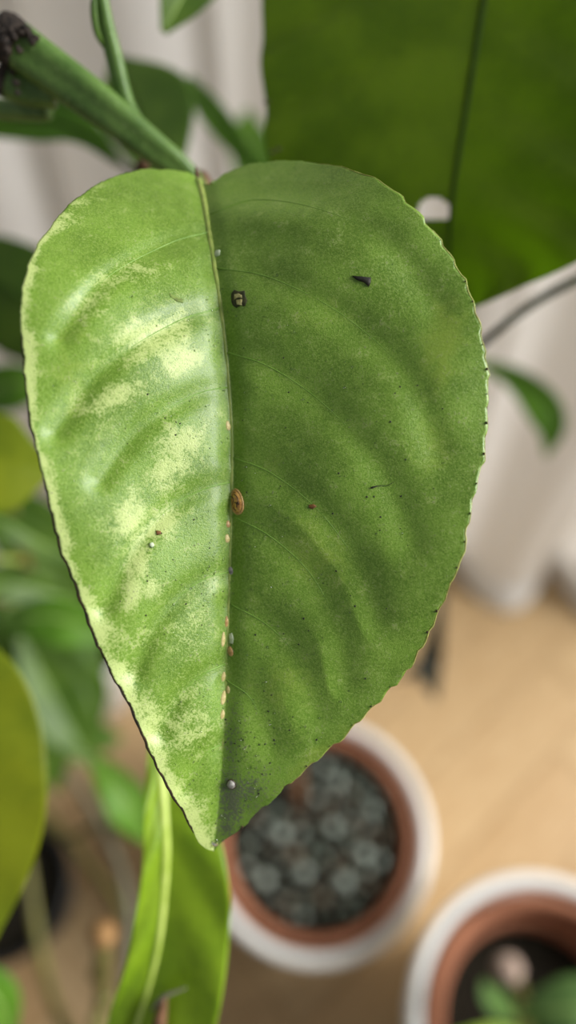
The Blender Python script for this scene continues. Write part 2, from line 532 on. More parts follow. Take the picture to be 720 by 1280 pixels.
# ragged blackened end
def lump(name, c, r, mat, parent, O, seed=0, sc=(1, 1, 1), sub=3, amp=0.25, freq=1.6):
    bm = bmesh.new(); bmesh.ops.create_icosphere(bm, subdivisions=sub, radius=1.0)
    for v in bm.verts:
        n = 1 + amp * mnoise.noise(v.co * freq + Vector((seed * 7.3, 1.1, 2.7))) + amp * .5 * mnoise.noise(v.co * freq * 3 + Vector((seed, 5, 2)))
        v.co = Vector((v.co.x * sc[0], v.co.y * sc[1], v.co.z * sc[2])) * (r * n) + Vector(c) - Vector(O)
    me = bpy.data.meshes.new(name); bm.to_mesh(me); bm.free()
    me.polygons.foreach_set('use_smooth', [True] * len(me.polygons)); me.materials.append(mat)
    o = bpy.data.objects.new(name, me); COL.objects.link(o)
    if parent is not None: o.parent = parent
    return o
axis = (at(12, 47, 0.132) - at(60, 82, 0.134)).normalized()
tube('cut_end', [at(28, 58, 0.1322), at(14, 48, 0.132), at(3, 40, 0.1318)], [0.0040, 0.0043, 0.0037], M['cut_black'], stem, OA, n=24, samples=8, ridge=0.12, phase=0.6)
for k, (x, y) in enumerate(((38, 44), (27, 40), (14, 37), (6, 52), (10, 64), (4, 40), (40, 52), (18, 46), (45, 47), (24, 62), (32, 38))):
    lump('charred_lump', at(x, y, 0.1285), random.uniform(.0006, .0011), M['cut_black'], stem, OA, seed=k, sub=2, amp=0.5)
st2 = tube('side_stub', [at(70, 118, 0.138), at(35, 112, 0.1375), at(8, 100, 0.137)], [0.0026, 0.0029, 0.0030], M['stem_green'], plantA, OA, n=20, ridge=0.08, samples=20)
tube('cut_end', [at(13, 102, 0.137), at(2, 97, 0.1368)], [0.0031, 0.0030], M['cut_black'], st2, OA, n=20, samples=6, ridge=0.08)
for k, (x, y) in enumerate(((17, 88), (20, 104), (22, 116), (12, 80))):
    lump('charred_lump', at(x, y, 0.1335), random.uniform(.0005, .0009), M['cut_black'], st2, OA, seed=k + 20, sub=2, amp=0.5)
tube('branch', [at(60, 140, 0.141), at(25, 138, 0.143), at(-60, 132, 0.148)], [0.0017, 0.0019, 0.0020], M['stem_green'], plantA, OA, n=16, samples=20)
twig = tube('twig', [at(182, 172, 0.138), at(158, 128, 0.1365), at(143, 70, 0.134), at(131, 20, 0.131), at(118, -50, 0.127)],
     [0.0016, 0.0016, 0.0016, 0.0014, 0.0013], M['stem_green'], plantA, OA, n=20, ridge=0.07, samples=40)
tube('bud', [at(133, 62, 0.1335), at(121, 40, 0.131), at(117, 8, 0.129), at(119, -10, 0.128)], [0.0004, 0.0006, 0.0006, 0.0002], M['leaf_dark'], twig, OA, n=10, samples=14)
lump('node', at(178, 207, 0.1455), 0.0013, M['bark'], stem, OA, seed=3, sub=2)

# ---- main leaf (given in picture coordinates with its own relief in depth)
mid_px = [(248, 226), (255, 252), (266, 320), (278, 400), (286, 480), (290, 560), (289, 640), (287, 720), (284, 800), (281, 890), (276, 975), (270, 1040), (267, 1064)]
left_px = [(248, 226), (242, 219), (228, 214), (200, 211), (165, 214), (130, 226), (95, 248), (65, 280), (42, 315), (31, 345), (25, 390), (28, 430), (33, 490), (41, 540), (53, 590),
           (65, 640), (78, 690), (97, 735), (115, 785), (137, 835), (165, 885), (182, 925), (206, 975), (230, 1015), (246, 1048), (256, 1060), (267, 1064)]
right_px = [(248, 226), (262, 231), (280, 217), (310, 206), (350, 201), (395, 204), (440, 213), (480, 230), (515, 258), (546, 295), (575, 340), (592, 380), (603, 425), (610, 470),
            (609, 520), (605, 570), (595, 610), (586, 650), (578, 695), (561, 735), (541, 780), (515, 830), (488, 862), (457, 892), (430, 920), (400, 946), (370, 972), (340, 1000), (315, 1022), (296, 1040), (280, 1050), (267, 1064)]
veinsL = [[(262, 290), (210, 305), (130, 350), (75, 420)], [(275, 385), (215, 405), (130, 460), (70, 540)],
          [(285, 484), (250, 491), (205, 514), (165, 545), (125, 600)], [(288, 603), (262, 609), (228, 624), (195, 650), (160, 700), (130, 760)],
          [(286, 715), (255, 724), (222, 747), (192, 785), (168, 840)], [(281, 830), (250, 845), (222, 872), (200, 915)], [(276, 930), (255, 945), (235, 985)]]
veinsR = [[(262, 268), (320, 250), (400, 262), (480, 300), (545, 380)], [(270, 335), (340, 348), (430, 395), (510, 470), (545, 560)],
          [(282, 440), (340, 460), (410, 510), (480, 590), (515, 680)], [(291, 572), (340, 592), (400, 640), (450, 710), (470, 770)],
          [(290, 645), (340, 672), (390, 720), (425, 790), (430, 850)], [(288, 755), (335, 782), (375, 826), (395, 890)], [(283, 850), (315, 875), (340, 930)]]
MD = catmull(mid_px, 400)
def xm(y): return np.interp(y, MD[:, 1], MD[:, 0])

def seg_dist(px, py, poly):
    d = np.full(px.shape, 1e9)
    Q = catmull(poly, 16)
    for a, b in zip(Q[:-1], Q[1:]):
        ab = b - a; L2 = (ab ** 2).sum() + 1e-9
        t = np.clip(((px - a[0]) * ab[0] + (py - a[1]) * ab[1]) / L2, 0, 1)
        d = np.minimum(d, np.hypot(px - a[0] - t * ab[0], py - a[1] - t * ab[1]))
    return d

def depth(px, py):
    """relief of the large leaf: V fold along the midrib, quilted between the veins, bent away at the base"""
    px = np.asarray(px, float); py = np.asarray(py, float)
    dx = px - xm(py)
    z = np.full(px.shape, 0.1120)
    m = 0.1120 / F
    L = np.clip(-dx, 0, None) * m; Rr = np.clip(dx, 0, None) * m
    z = z - 0.56 * L + 5.4 * L ** 2
    fl = np.clip((py - 680) / 260.0, 0, 1); fl = fl * fl * (3 - 2 * fl)          # the fold opens towards the tip
    z = z - (0.36 - 0.24 * fl) * Rr + (4.2 - 2.2 * fl) * Rr ** 2
    z = z + 0.015 * np.clip((400 - py) / 200.0, 0, 1.5) ** 2 * (1 - 0.9 * (1 - np.exp(-(np.clip(dx, 0, None) / 190.0) ** 2))) + 0.004 * np.clip((py - 900) / 160.0, 0, 1) ** 2
    z = z + 0.0009 * np.clip((1075 - py) / 260.0, 0.1, 1) * np.exp(-(dx / 14.0) ** 2)                                   # groove along the midrib
    dv = np.full(px.shape, 1e9)
    for v in veinsL + veinsR: dv = np.minimum(dv, seg_dist(px, py, v))
    away = np.clip(np.abs(dx) / 60.0, 0, 1)
    z = z + np.where(dx < 0, 0.0008 * np.exp(-(dv / 15.0) ** 2), 0.00055 * np.exp(-(dv / 22.0) ** 2)) * (0.35 + 0.65 * away)            # sunken veins
    z = z + 0.0007 * np.sin(py / 38.0 + dx / 55.0) * np.clip(dx / 120.0, 0, 1)   # waves of the right half
    z = z + 0.0004 * np.sin(py / 47.0 - dx / 60.0) * np.clip(-dx / 120.0, 0, 1)
    # bulge near the base on the right half
    z = z - 0.0024 * np.exp(-(((px - 350) / 85.0) ** 2 + ((py - 268) / 26.0) ** 2))
    return z
def on_leaf(px, py, up=0.0):
    return at(px, py, float(depth(np.array([px]), np.array([py]))[0]) - up)

def serrate(E, side):
    d = np.r_[0, np.cumsum(np.linalg.norm(np.diff(E, axis=0), axis=1))]
    T = np.gradient(E, axis=0); T /= np.linalg.norm(T, axis=1)[:, None] + 1e-9
    Nn = np.stack([T[:, 1], -T[:, 0]], axis=1) * (1 if side > 0 else -1)
    Nn = Nn * (1 if side > 0 else 1)
    per = 34.0 if side > 0 else 27.0
    ph = (d / per + 0.35 * np.sin(d / 71.0)) % 1.0
    saw = np.where(ph < 0.82, ph / 0.82, (1 - ph) / 0.18)
    amp = (3.4 if side > 0 else 1.4) * np.clip((d - 120) / 150.0, 0.25, 1) * np.clip((d[-1] - d) / 60.0, 0, 1)
    wob = 1.0 * np.sin(d / 9.0) + 0.8 * np.sin(d / 5.3 + 1) + 0.5 * np.random.randn(len(d))
    return E + Nn * (amp * (saw - 0.5) + wob * 0.5 * np.clip((d[-1] - d) / 60.0, 0, 1))[:, None]

NS, NV = 520, 96
def half(E_px, side):
    E = resample(catmull(E_px, 600), NS)
    E = serrate(E, side)
    E[0] = mid_px[0]; E[-1] = mid_px[-1]
    Mm = resample(MD, NS)
    v = np.linspace(0, 1, NV)
    G = Mm[:, None, :] * (1 - v)[None, :, None] + E[:, None, :] * v[None, :, None]
    return E, G
EL, GL = half(left_px, -1)
ER, GR = half(right_px, 1)

def main_leaf():
    px = np.concatenate([GL[:, ::-1, 0], GR[:, 1:, 0]], axis=1)
    py = np.concatenate([GL[:, ::-1, 1], GR[:, 1:, 1]], axis=1)
    vv = np.concatenate([np.linspace(1, 0, NV), np.linspace(0, 1, NV)[1:]])[None, :] * np.ones((NS, 1))
    W = px.shape[1]
    z = depth(px, py)
    P = at_np(px, py, z).reshape(-1, 3) - np.array(OA)
    idx = np.arange(NS * W).reshape(NS, W)
    q = np.stack([idx[:-1, :-1], idx[:-1, 1:], idx[1:, 1:], idx[1:, :-1]], axis=-1).reshape(-1, 4)
    me = bpy.data.meshes.new('leaf')
    me.from_pydata(P.tolist(), [], q.tolist())
    me.polygons.foreach_set('use_smooth', [True] * len(me.polygons)); me.update()
    fx, fy = px.ravel(), py.ravel()
    dx = fx - xm(fy)
    def blob(cx, cy, rx, ry, a=0.0):
        c, s = math.cos(a), math.sin(a)
        X, Y = fx - cx, fy - cy
        return np.exp(-(((X * c + Y * s) / rx) ** 2 + ((-X * s + Y * c) / ry) ** 2))
    # chlorotic patches
    pale = np.zeros(fx.shape)
    for b in ((192, 420, 62, 34, -0.3, .95), (220, 450, 34, 26, -.3, .8), (140, 498, 40, 20, -0.4, .95), (120, 380, 34, 24, 0, .55), (160, 340, 70, 16, -.2, .5), (228, 555, 32, 40, 0.5, .8),
              (205, 592, 46, 22, -0.7, .85), (165, 640, 24, 34, 0.2, .85), (195, 660, 42, 18, -0.5, .8), (168, 722, 18, 52, 0.15, .95), (192, 735, 22, 14, 0, .8),
              (125, 800, 26, 46, -0.4, .9), (235, 905, 34, 40, 0.3, .75), (190, 900, 20, 50, -.4, .6), (240, 780, 26, 50, .5, .35), (232, 1000, 18, 36, -.4, .55), (180, 800, 20, 30, .3, .45)):
        pale = np.maximum(pale, b[5] * blob(*b[:5]))
    edge = (1 - vv.ravel())
    de = edge * np.where(dx < 0, np.abs(dx) / np.maximum(vv.ravel(), 1e-3), 999)   # pixels to the left margin
    wdt = 15 + 12 * np.clip((fy - 560) / 250.0, 0, 1) + 5 * np.sin(fy / 31.0) + 4 * np.sin(fy / 13.0)
    pale = np.maximum(pale, np.where(dx < 0, np.clip(1.25 - de / wdt, 0, 1) * np.clip((fy - 225) / 60, 0, 1) * .95, 0))
    # yellowish zones of the right half
    yel = np.zeros(fx.shape)
    for b in ((555, 430, 34, 70, .2, .9), (540, 560, 40, 60, 0, .6), (400, 390, 60, 40, .3, .5), (395, 690, 60, 80, -.5, .6), (350, 860, 60, 50, 0, .6), (330, 560, 46, 60, 0, .45),
              (520, 700, 50, 60, .3, .35), (90, 450, 40, 130, 0, .5), (400, 940, 90, 14, -.7, .7), (320, 730, 40, 60, 0, .4)):
        yel = np.maximum(yel, b[5] * blob(*b[:5]))
    # sooty growth at the tip
    mold = np.zeros(fx.shape)
    for b in ((289, 1000, 18, 46, 0.05, 1.0), (306, 990, 26, 34, 0.4, .75), (290, 930, 12, 40, 0, .55), (284, 1035, 12, 18, 0, .9), (330, 975, 30, 24, -.5, .35), (292, 885, 16, 26, 0, .35)):
        mold = np.maximum(mold, b[5] * blob(*b[:5]))
    mold *= np.clip((dx + 5) / 6.0, 0.12, 1)
    for nm, arr in (('pale', pale), ('yel', yel), ('mold', mold)):
        a = me.attributes.new(nm, 'FLOAT', 'POINT'); a.data.foreach_set('value', arr.astype(np.float32))
    # material
    m = NT('mottled_citrus_leaf')
    big = m.noise(110, 4); med = m.noise(420, 4, 0.6); fine = m.noise(2600, 3, 0.65); vfine = m.noise(5200, 2, 0.6)
    c = m.mix(m.mr(big, 0.32, 0.68), rgb(102, 138, 38), rgb(124, 162, 54))
    c = m.mix(m.math('MULTIPLY', m.mr(med, 0.45, 0.72), 0.45), c, rgb(148, 182, 76))
    fs = m.math('ADD', m.math('MULTIPLY', fine, 0.6), m.math('MULTIPLY', vfine, 0.4))
    c = m.mix(m.math('MULTIPLY', m.mr(fs, 0.48, 0.66), 0.55), c, rgb(166, 192, 92))
    c = m.mix(m.math('MULTIPLY', m.mr(fs, 0.48, 0.34), 0.45), c, rgb(72, 112, 20))
    ys = m.math('ADD', m.attr('yel'), m.math('MULTIPLY', m.math('SUBTRACT', med, 0.5), 1.2))
    c = m.mix(m.math('MULTIPLY', m.mr(ys, 0.3, 0.95), 0.55), c, rgb(152, 176, 62))
    n2 = m.math('ADD', m.math('MULTIPLY', m.math('SUBTRACT', med, 0.5), 1.3), m.math('MULTIPLY', m.math('SUBTRACT', fine, 0.5), 1.7))
    n2 = m.math('ADD', n2, m.math('MULTIPLY', m.math('SUBTRACT', m.noise(210, 2), 0.5), 1.0))
    ps = m.math('ADD', m.attr('pale'), n2)
    c = m.mix(m.math('MULTIPLY', m.mr(ps, 0.22, 1.0), 0.85), c, rgb(204, 220, 140))
    ms = m.math('ADD', m.attr('mold'), m.math('ADD', m.math('MULTIPLY', m.math('SUBTRACT', med, 0.5), 0.9), m.math('MULTIPLY', m.math('SUBTRACT', fine, 0.5), 3.2)))
    c = m.mix(m.math('MULTIPLY', m.mr(ms, 0.30, 0.95), 0.82), c, rgb(84, 84, 76))
    m.base(c, 0.40, 0.5)
    m.b.inputs['Coat Weight'].default_value = 0.25; m.b.inputs['Coat Roughness'].default_value = 0.28
    rr = m.mr(fine, 0.3, 0.7, 0.28, 0.48); m.link(rr, m.b.inputs['Roughness'])
    hb = m.math('ADD', m.math('MULTIPLY', fine, 0.7), m.math('MULTIPLY', vfine, 0.5))
    m.bump(m.math('ADD', hb, m.math('MULTIPLY', med, 0.8)), 0.00016, 0.5)
    m.translucent(m.mix(0.5, c, rgb(110, 165, 20), 'MIX'), 0.28)
    me.materials.append(m.m)
    o = bpy.data.objects.new('leaf', me); COL.objects.link(o); o.parent = plantA
    o['label'] = 'large mottled light green leaf with serrated edge and sooty tip'
    s = o.modifiers.new('thick', 'SOLIDIFY'); s.thickness = 0.00028
    # keep the relief surface as the upper face
    me.update(); nrm = me.polygons[len(me.polygons) // 2].normal
    vd = Vector(P[len(P) // 2]) + OA - CAM
    s.offset = -1 if nrm.dot(vd) < 0 else 1
    return o
ML = main_leaf()

def leaf_tube(name, pts, radii, mat, up=0.0, samples=40, n=8, label=None, **kw):
    Q = catmull(pts, samples)
    W = [tuple(on_leaf(x, y, up)) for x, y in Q]
    V, Fc = tube_geo(W, radii, n=n, samples=samples * 2, **kw)
    o = make_obj(name, V, Fc, mat, ML, OA)
    if label: o['label'] = label
    return o
M['main_rib'] = plain('main_midrib', rgb(150, 164, 84), rgb(120, 142, 62), 0.4, 500)
M['main_vein'] = plain('main_side_vein', rgb(118, 156, 62), rgb(100, 140, 46), 0.4, 400)
M['margin_brown'] = plain('leaf_margin_brown', rgb(66, 50, 28), rgb(34, 28, 16), 0.8, 700)
M['margin_pale'] = plain('leaf_margin_pale', rgb(160, 170, 84), rgb(120, 120, 52), 0.6, 700)
leaf_tube('midrib', mid_px, [0.00062, 0.00052, 0.00044, 0.00040, 0.00032, 0.00022, 0.00012], M['main_rib'], up=-0.00025, samples=60, n=12)
for v in veinsL + veinsR:
    leaf_tube('side_vein', v, [0.00014, 0.00010, 0.00007, 0.00003], M['main_vein'], up=-0.00006, samples=18, n=6)
# brown rim seen along the left edge, paler rim along the right
def margin(name, E, i0, i1, mat, r0, r1, up, inset, seed):
    rs = np.random.RandomState(seed)
    Q = E[i0:i1:3]
    W = [tuple(on_leaf(x + inset, y, up)) for x, y in Q]
    k = len(W)
    R = (r0 + (r1 - r0) * np.linspace(0, 1, k)) * (1 + 0.3 * np.convolve(rs.randn(k + 8), np.ones(9) / 3.0, 'valid')).clip(0.3, 1.9)
    R[0] = R[-1] = 0.00004
    V, Fc = tube_geo(W, list(R), n=7, samples=k)
    o = make_obj(name, V, Fc, mat, ML, OA)
    return o
margin('margin', EL, 175, 505, M['margin_brown'], 0.00014, 0.00030, -0.00034, -0.6, 1)['label'] = 'dark brown left margin'
margin('margin', ER, 60, 470, M['margin_pale'], 0.00010, 0.00011, -0.00008, 0.0, 2)['label'] = 'pale yellowish right margin'
d = np.r_[0, np.cumsum(np.linalg.norm(np.diff(ER, axis=0), axis=1))]
tooth_i = [i for i in range(1, NS - 12) if ((d[i] / 34.0 + 0.35 * math.sin(d[i] / 71.0)) % 1.0) < ((d[i - 1] / 34.0 + 0.35 * math.sin(d[i - 1] / 71.0)) % 1.0)]
for k, i in enumerate(tooth_i):
    if d[i] < 330: continue
    lump('tooth_tip', on_leaf(ER[i][0] - 1.0, ER[i][1], 0.00006), random.choice((.00005, .00008, .00012, .00018)), M['margin_brown'], ML, OA, seed=k, sub=1, sc=(1, 1.5, 1.2))
tube('petiole', [at(262, 264, 0.152), at(256, 248, 0.140), at(249, 230, 0.1285), at(252, 240, 0.1262)], [0.0014, 0.0012, 0.0010, 0.0006], M['stem_green'], ML, OA, n=12, samples=20)
tube('dried_stipule', [at(249, 238, 0.1255), at(247, 224, 0.1250), at(245, 209, 0.1260)], [0.0004, 0.00045, 0.00015], M['thorn'], ML, OA, n=8, samples=12)

# sticky honeydew glints and black specks: too fine to count
def specks(name, pts, rmin, rmax, mat, flat, label):
    V, Fc = [], []
    bm = bmesh.new(); bmesh.ops.create_icosphere(bm, subdivisions=1, radius=1.0)
    bvs = [v.co.copy() for v in bm.verts]; bfs = [[v.index for v in f.verts] for f in bm.faces]; bm.free()
    arr = np.array(pts); zz = depth(arr[:, 0], arr[:, 1])
    for (x, y), z in zip(pts, zz):
        r = rmin + (rmax - rmin) * random.random() ** 3
        c = at(x, y, float(z) - r * flat * 0.5); vd = (c - CAM).normalized()
        b0 = len(V); st = random.uniform(1, 1.6); an = random.uniform(0, 3.14)
        for co in bvs:
            p = Vector((co.x * r * st, co.y * r, co.z * r * flat))
            p = Matrix.Rotation(an, 3, 'Z') @ p
            V.append(c + Vector((p.x, p.y * CT - p.z * ST, p.y * ST + p.z * CT)))
        Fc += [[b0 + i for i in f] for f in bfs]
    o = make_obj(name, V, Fc, mat, ML, OA)
    o['kind'] = 'stuff'; o['label'] = label
    return o
mh = NT('honeydew'); mh.base(rgb(245, 250, 238), 0.05, 0.5); mh.b.inputs['Transmission Weight'].default_value = 1.0; mh.b.inputs['IOR'].default_value = 1.4
M['honeydew'] = mh.m
M['speck_black'] = plain('speck_black', rgb(24, 24, 16), rgb(34, 32, 20), 0.7)
def inside(x, y):
    xl = np.interp(y, [p[1] for p in left_px[8:]], [p[0] for p in left_px[8:]])
    xr = np.interp(y, [p[1] for p in right_px[9:]], [p[0] for p in right_px[9:]])
    return xl + 14 < x < xr - 14
hp = []
while len(hp) < 900:
    u = random.random()
    y = random.uniform(330, 1030)
    c = float(xm(y))
    if u < 0.45: x = c - abs(random.gauss(0, 55)) - 4
    elif u < 0.75: x = c + abs(random.gauss(0, 70)) + 3
    elif u < 0.85: x, y = random.gauss(262, 14), random.gauss(728, 22)
    elif u < 0.92: x, y = random.gauss(312, 9), random.gauss(985, 22)
    else: x = random.uniform(60, 560)
    if inside(x, y): hp.append((x, y))
specks('honeydew', hp, 0.00005, 0.00019, M['honeydew'], 0.6, 'tiny shiny sticky droplets')
bp = []
while len(bp) < 260:
    u = random.random()
    if u < 0.45: x, y = random.uniform(300, 560), random.uniform(430, 930)
    elif u < 0.8: x, y = random.gauss(310, 26), random.gauss(940, 45)
    else: x, y = random.uniform(150, 290), random.uniform(480, 800)
    if inside(x, y): bp.append((x, y))
specks('black_speck', bp, 0.00005, 0.00016, M['speck_black'], 0.4, 'scattered black specks')

# ---- insects and debris lying on the large leaf (things of their own)
def frame_at(px, py):
    a = on_leaf(px, py); b = on_leaf(px + 4, py); c = on_leaf(px, py - 4)
    X = (b - a).normalized(); Nn = X.cross((c - a)).normalized(); Y = Nn.cross(X)
    return a, X, Y, Nn
def insect(px, py, wpx, hpx, rot, matb, label, group=None, rim=None, dome=0.42, marks=None, legs=False):
    a, X, Y, Nn = frame_at(px, py)
    z = (a - CAM).length
    rw, rh = wpx / 2 * 0.112 / F, hpx / 2 * 0.112 / F
    t = thing('scale_insect', label, 'insect', a, group)
    c, s = math.cos(rot), math.sin(rot)
    def W(u, v, h): return X * (u * c - v * s) + Y * (u * s + v * c) + Nn * h
    nr, na = 9, 28
    V = [W(0, 0, rw * dome)]; Fc = []
    for i in range(1, nr + 1):
        f = i / nr
        for k in range(na):
            an = 2 * math.pi * k / na
            egg = 1 - 0.16 * math.sin(an)
            h = rw * dome * math.sqrt(max(0, 1 - f ** 2.2)) * (1 + 0.10 * mnoise.noise(Vector((f * 3 * math.cos(an), f * 3 * math.sin(an), px))))
            V.append(W(rw * f * math.cos(an) * egg, rh * f * math.sin(an), h + 0.00002))
    for k in range(na): Fc.append((0, 1 + k, 1 + (k + 1) % na))
    for i in range(nr - 1):
        for k in range(na):
            k2 = (k + 1) % na
            Fc.append((1 + i * na + k, 1 + (i + 1) * na + k, 1 + (i + 1) * na + k2, 1 + i * na + k2))
    make_obj('shell', V, Fc, matb, t)
    if rim:
        pts = [W(rw * math.cos(an) * (1 - .16 * math.sin(an)), rh * math.sin(an), 0.00008) for an in np.linspace(0, 2 * math.pi, 25)]
        Vr, Fr = tube_geo(pts, [rw * 0.14] * 6, n=8, samples=48, caps=False)
        make_obj('skirt', Vr, Fr, rim, t)
    if marks:
        for pl, rr in marks:
            pts = []
            for (u, v) in pl:
                f = math.hypot(u, v); pts.append(W(u * rw, v * rh, rw * dome * math.sqrt(max(0, 1 - f ** 2.2)) + 0.00004))
            Vm, Fm = tube_geo(pts, [rr, rr * 1.2, rr * 0.6], n=6, samples=12)
            make_obj('dark_mark', Vm, Fm, M['insect_dark'], t)
    return t
M['insect_amber'] = plain('scale_amber', rgb(196, 152, 78), rgb(146, 98, 44), 0.3, 1500, 0.6)
M['insect_rim'] = plain('scale_rim', rgb(206, 172, 112), rgb(160, 122, 70), 0.4, 1500, 0.5)
M['insect_dark'] = plain('scale_dark', rgb(60, 38, 18), rgb(40, 26, 14), 0.4, 1500, 0.5)
M['insect_pale'] = plain('scale_pale', rgb(200, 184, 130), rgb(172, 160, 96), 0.45, 1500, 0.5)
M['insect_orange'] = plain('scale_orange', rgb(190, 156, 100), rgb(158, 120, 72), 0.4, 1500, 0.5)
M['insect_grey'] = plain('scale_grey', rgb(150, 148, 140), rgb(108, 106, 100), 0.45, 1500, 0.5)
M['wax_white'] = plain('wax_white', rgb(196, 206, 180), rgb(160, 178, 140), 0.6, 900)
insect(296.5, 627, 19, 31, 0.22, M['insect_amber'], 'large amber brown scale insect with dark markings beside the midrib', None, M['insect_rim'],
       0.5, [([(-.5, .5), (-.1, .2), (-.55, -.2)], .00009), ([(.1, .6), (.5, .3), (.6, -.1)], .00007), ([(.0, -.05), (.3, -.2), (.1, -.5)], .00009),
             ([(.4, -.1), (.55, -.2), (.5, -.35)], .00010), ([(-.5, -.4), (-.3, -.6), (-.1, -.75)], .00008), ([(-.1, .75), (.1, .8), (.25, .7)], .00006)])
insect(285, 532, 7, 12, 0.1, M['insect_pale'], 'pale cream scale insect on the midrib above the large amber one')
insect(285, 655, 6, 9, 0.0, M['insect_orange'], 'small orange brown scale insect just below the large amber one')
insect(284, 673, 7, 11, 0.1, M['insect_pale'], 'flat beige scale insect on the midrib under the small orange brown one')
insect(288, 814, 8, 13, 0.1, M['insect_orange'], 'orange tan scale insect on the midrib beside white wax')
insect(279, 799, 6, 19, 0.05, M['insect_pale'], 'long narrow pale scale insect on the midrib beside white wax')
insect(283, 777, 5, 14, 0.0, M['insect_orange'], 'narrow reddish scale insect on the midrib above the white wax')
for x, y, a, b in ((279, 846, 6, 13), (285, 862, 5, 10), (279, 872, 7, 18), (278, 893, 6, 12)):
    insect(x, y, a, b, random.uniform(-.1, .1), M['insect_pale'], 'small pale scale insect in the row on the lower midrib', 'pale scale insects on the lower midrib')
insect(289, 980, 11, 12, 0.0, M['insect_grey'], 'round grey scale insect in the sooty patch at the leaf tip', None, M['insect_dark'], 0.8)
insect(288, 713, 7, 11, 0.2, M['insect_grey'], 'flat grey scale insect on the midrib between side veins')
def deb(name, label, cat, pl, hgt, mat, kids=(), group=None):
    """small irregular flake lying on the leaf: outline in picture units, given thickness"""
    cx = sum(p[0] for p in pl) / len(pl); cy = sum(p[1] for p in pl) / len(pl)
    a, X, Y, Nn = frame_at(cx, cy)
    V = []; n = len(pl); s = 0.112 / F
    for lev, sc in ((0.0, 1.0), (hgt * .7, .92), (hgt, .6)):
        for k, (x, y) in enumerate(pl):
            V.append(X * ((x - cx) * s * sc) - Y * ((y - cy) * s * sc) + Nn * (lev * (1 + .4 * math.sin(k * 2.3))))
    Fc = [tuple(reversed(range(n)))] + [(l * n + k, l * n + (k + 1) % n, (l + 1) * n + (k + 1) % n, (l + 1) * n + k) for l in (0, 1) for k in range(n)] + [tuple(2 * n + k for k in range(n))]
    o = make_obj(name, [v + a for v in V], Fc, mat, None, tuple(a))
    tag(o, label, cat, group)
    for nm, pl2, h2, m2 in kids:
        c2x = sum(p[0] for p in pl2) / len(pl2); c2y = sum(p[1] for p in pl2) / len(pl2)
        V2 = []; n2 = len(pl2)
        for lev, sc in ((hgt * .5, 1.0), (hgt * .8 + h2 * .7, .9), (hgt * .8 + h2, .55)):
            for k, (x, y) in enumerate(pl2):
                V2.append(X * ((c2x + (x - c2x) * sc - cx) * s) - Y * ((c2y + (y - c2y) * sc - cy) * s) + Nn * lev)
        F2 = [tuple(reversed(range(n2)))] + [(l * n2 + k, l * n2 + (k + 1) % n2, (l + 1) * n2 + (k + 1) % n2, (l + 1) * n2 + k) for l in (0, 1) for k in range(n2)] + [tuple(2 * n2 + k for k in range(n2))]
        make_obj(nm, V2, F2, m2, o)
    return o
M['deb_dark'] = plain('debris_dark', rgb(38, 42, 18), rgb(58, 60, 28), 0.8, 1500)
M['deb_olive'] = plain('debris_olive', rgb(112, 134, 62), rgb(86, 100, 48), 0.8, 1500)
M['deb_pale'] = plain('debris_pale', rgb(178, 172, 118), rgb(142, 138, 86), 0.7, 1500)
M['deb_brown'] = plain('debris_brown', rgb(120, 80, 34), rgb(84, 54, 24), 0.7, 1500)
deb('debris', 'dark crumb with pale flakes beside the upper midrib', 'debris', [(286, 367), (290, 362), (297, 364), (305, 363), (307, 369), (311, 376), (309, 383), (303, 382), (297, 385), (291, 382), (288, 377)], 0.00012, M['deb_dark'],
    (('pale_flake', [(291, 368), (297, 367), (303, 369), (304, 373), (298, 372), (292, 375)], 0.0001, M['deb_pale']), ('pale_flake', [(295, 375), (304, 374), (305, 382), (297, 381)], 0.0001, M['deb_pale'])))
deb('debris', 'black wedge shaped fleck on the dark upper half of the leaf', 'debris', [(440, 345), (452, 346), (463, 347), (463, 353), (461, 358), (455, 353), (446, 350)], 0.0003, M['speck_black'])
deb('debris', 'olive grey smudge of dirt near the midrib opposite the dark crumb', 'debris', [(213, 366), (220, 370), (229, 374), (228, 379), (220, 377), (213, 371)], 0.00006, M['deb_olive'])
deb('debris', 'tiny brown crumb in a pale patch of the leaf', 'debris', [(195, 663), (201, 664), (201, 668), (196, 669)], 0.0002, M['deb_brown'])
deb('debris', 'tiny white grain below the brown crumb', 'debris', [(187, 679), (191, 678), (193, 682), (190, 685), (187, 683)], 0.0003, M['wax_white'])
deb('debris', 'tan crumb lying between dark right side veins', 'debris', [(386, 631), (392, 630), (396, 633), (391, 636), (386, 635)], 0.0002, M['deb_brown'])
deb('wax_patch', 'white woolly wax patch on the midrib beside the orange tan insect', 'wax', [(286, 792), (291, 791), (293, 798), (291, 805), (286, 804)], 0.00012, M['wax_white'])
deb('wax_patch', 'small whitish wax patch on the upper midrib near the leaf base', 'wax', [(268, 312), (275, 312), (277, 319), (271, 322), (267, 318)], 0.00015, M['wax_white'])
deb('honeydew_drop', 'clear sticky drop at the very tip of the large leaf', 'droplet', [(263, 1052), (269, 1047), (274, 1049), (272, 1057), (266, 1059)], 0.0003, M['honeydew'])
hair = leaf_pts = [on_leaf(464, 610, .0001), on_leaf(474, 607, .0002), on_leaf(484, 607, .0001), on_leaf(493, 602, .0001)]
hs = tube('hair', hair, [.00016, .00005, .00004, .00002], M['speck_black'], None, tuple(hair[0]), n=6, samples=14)
tag(hs, 'fine black hair with a dot at one end on the dark leaf half', 'hair')

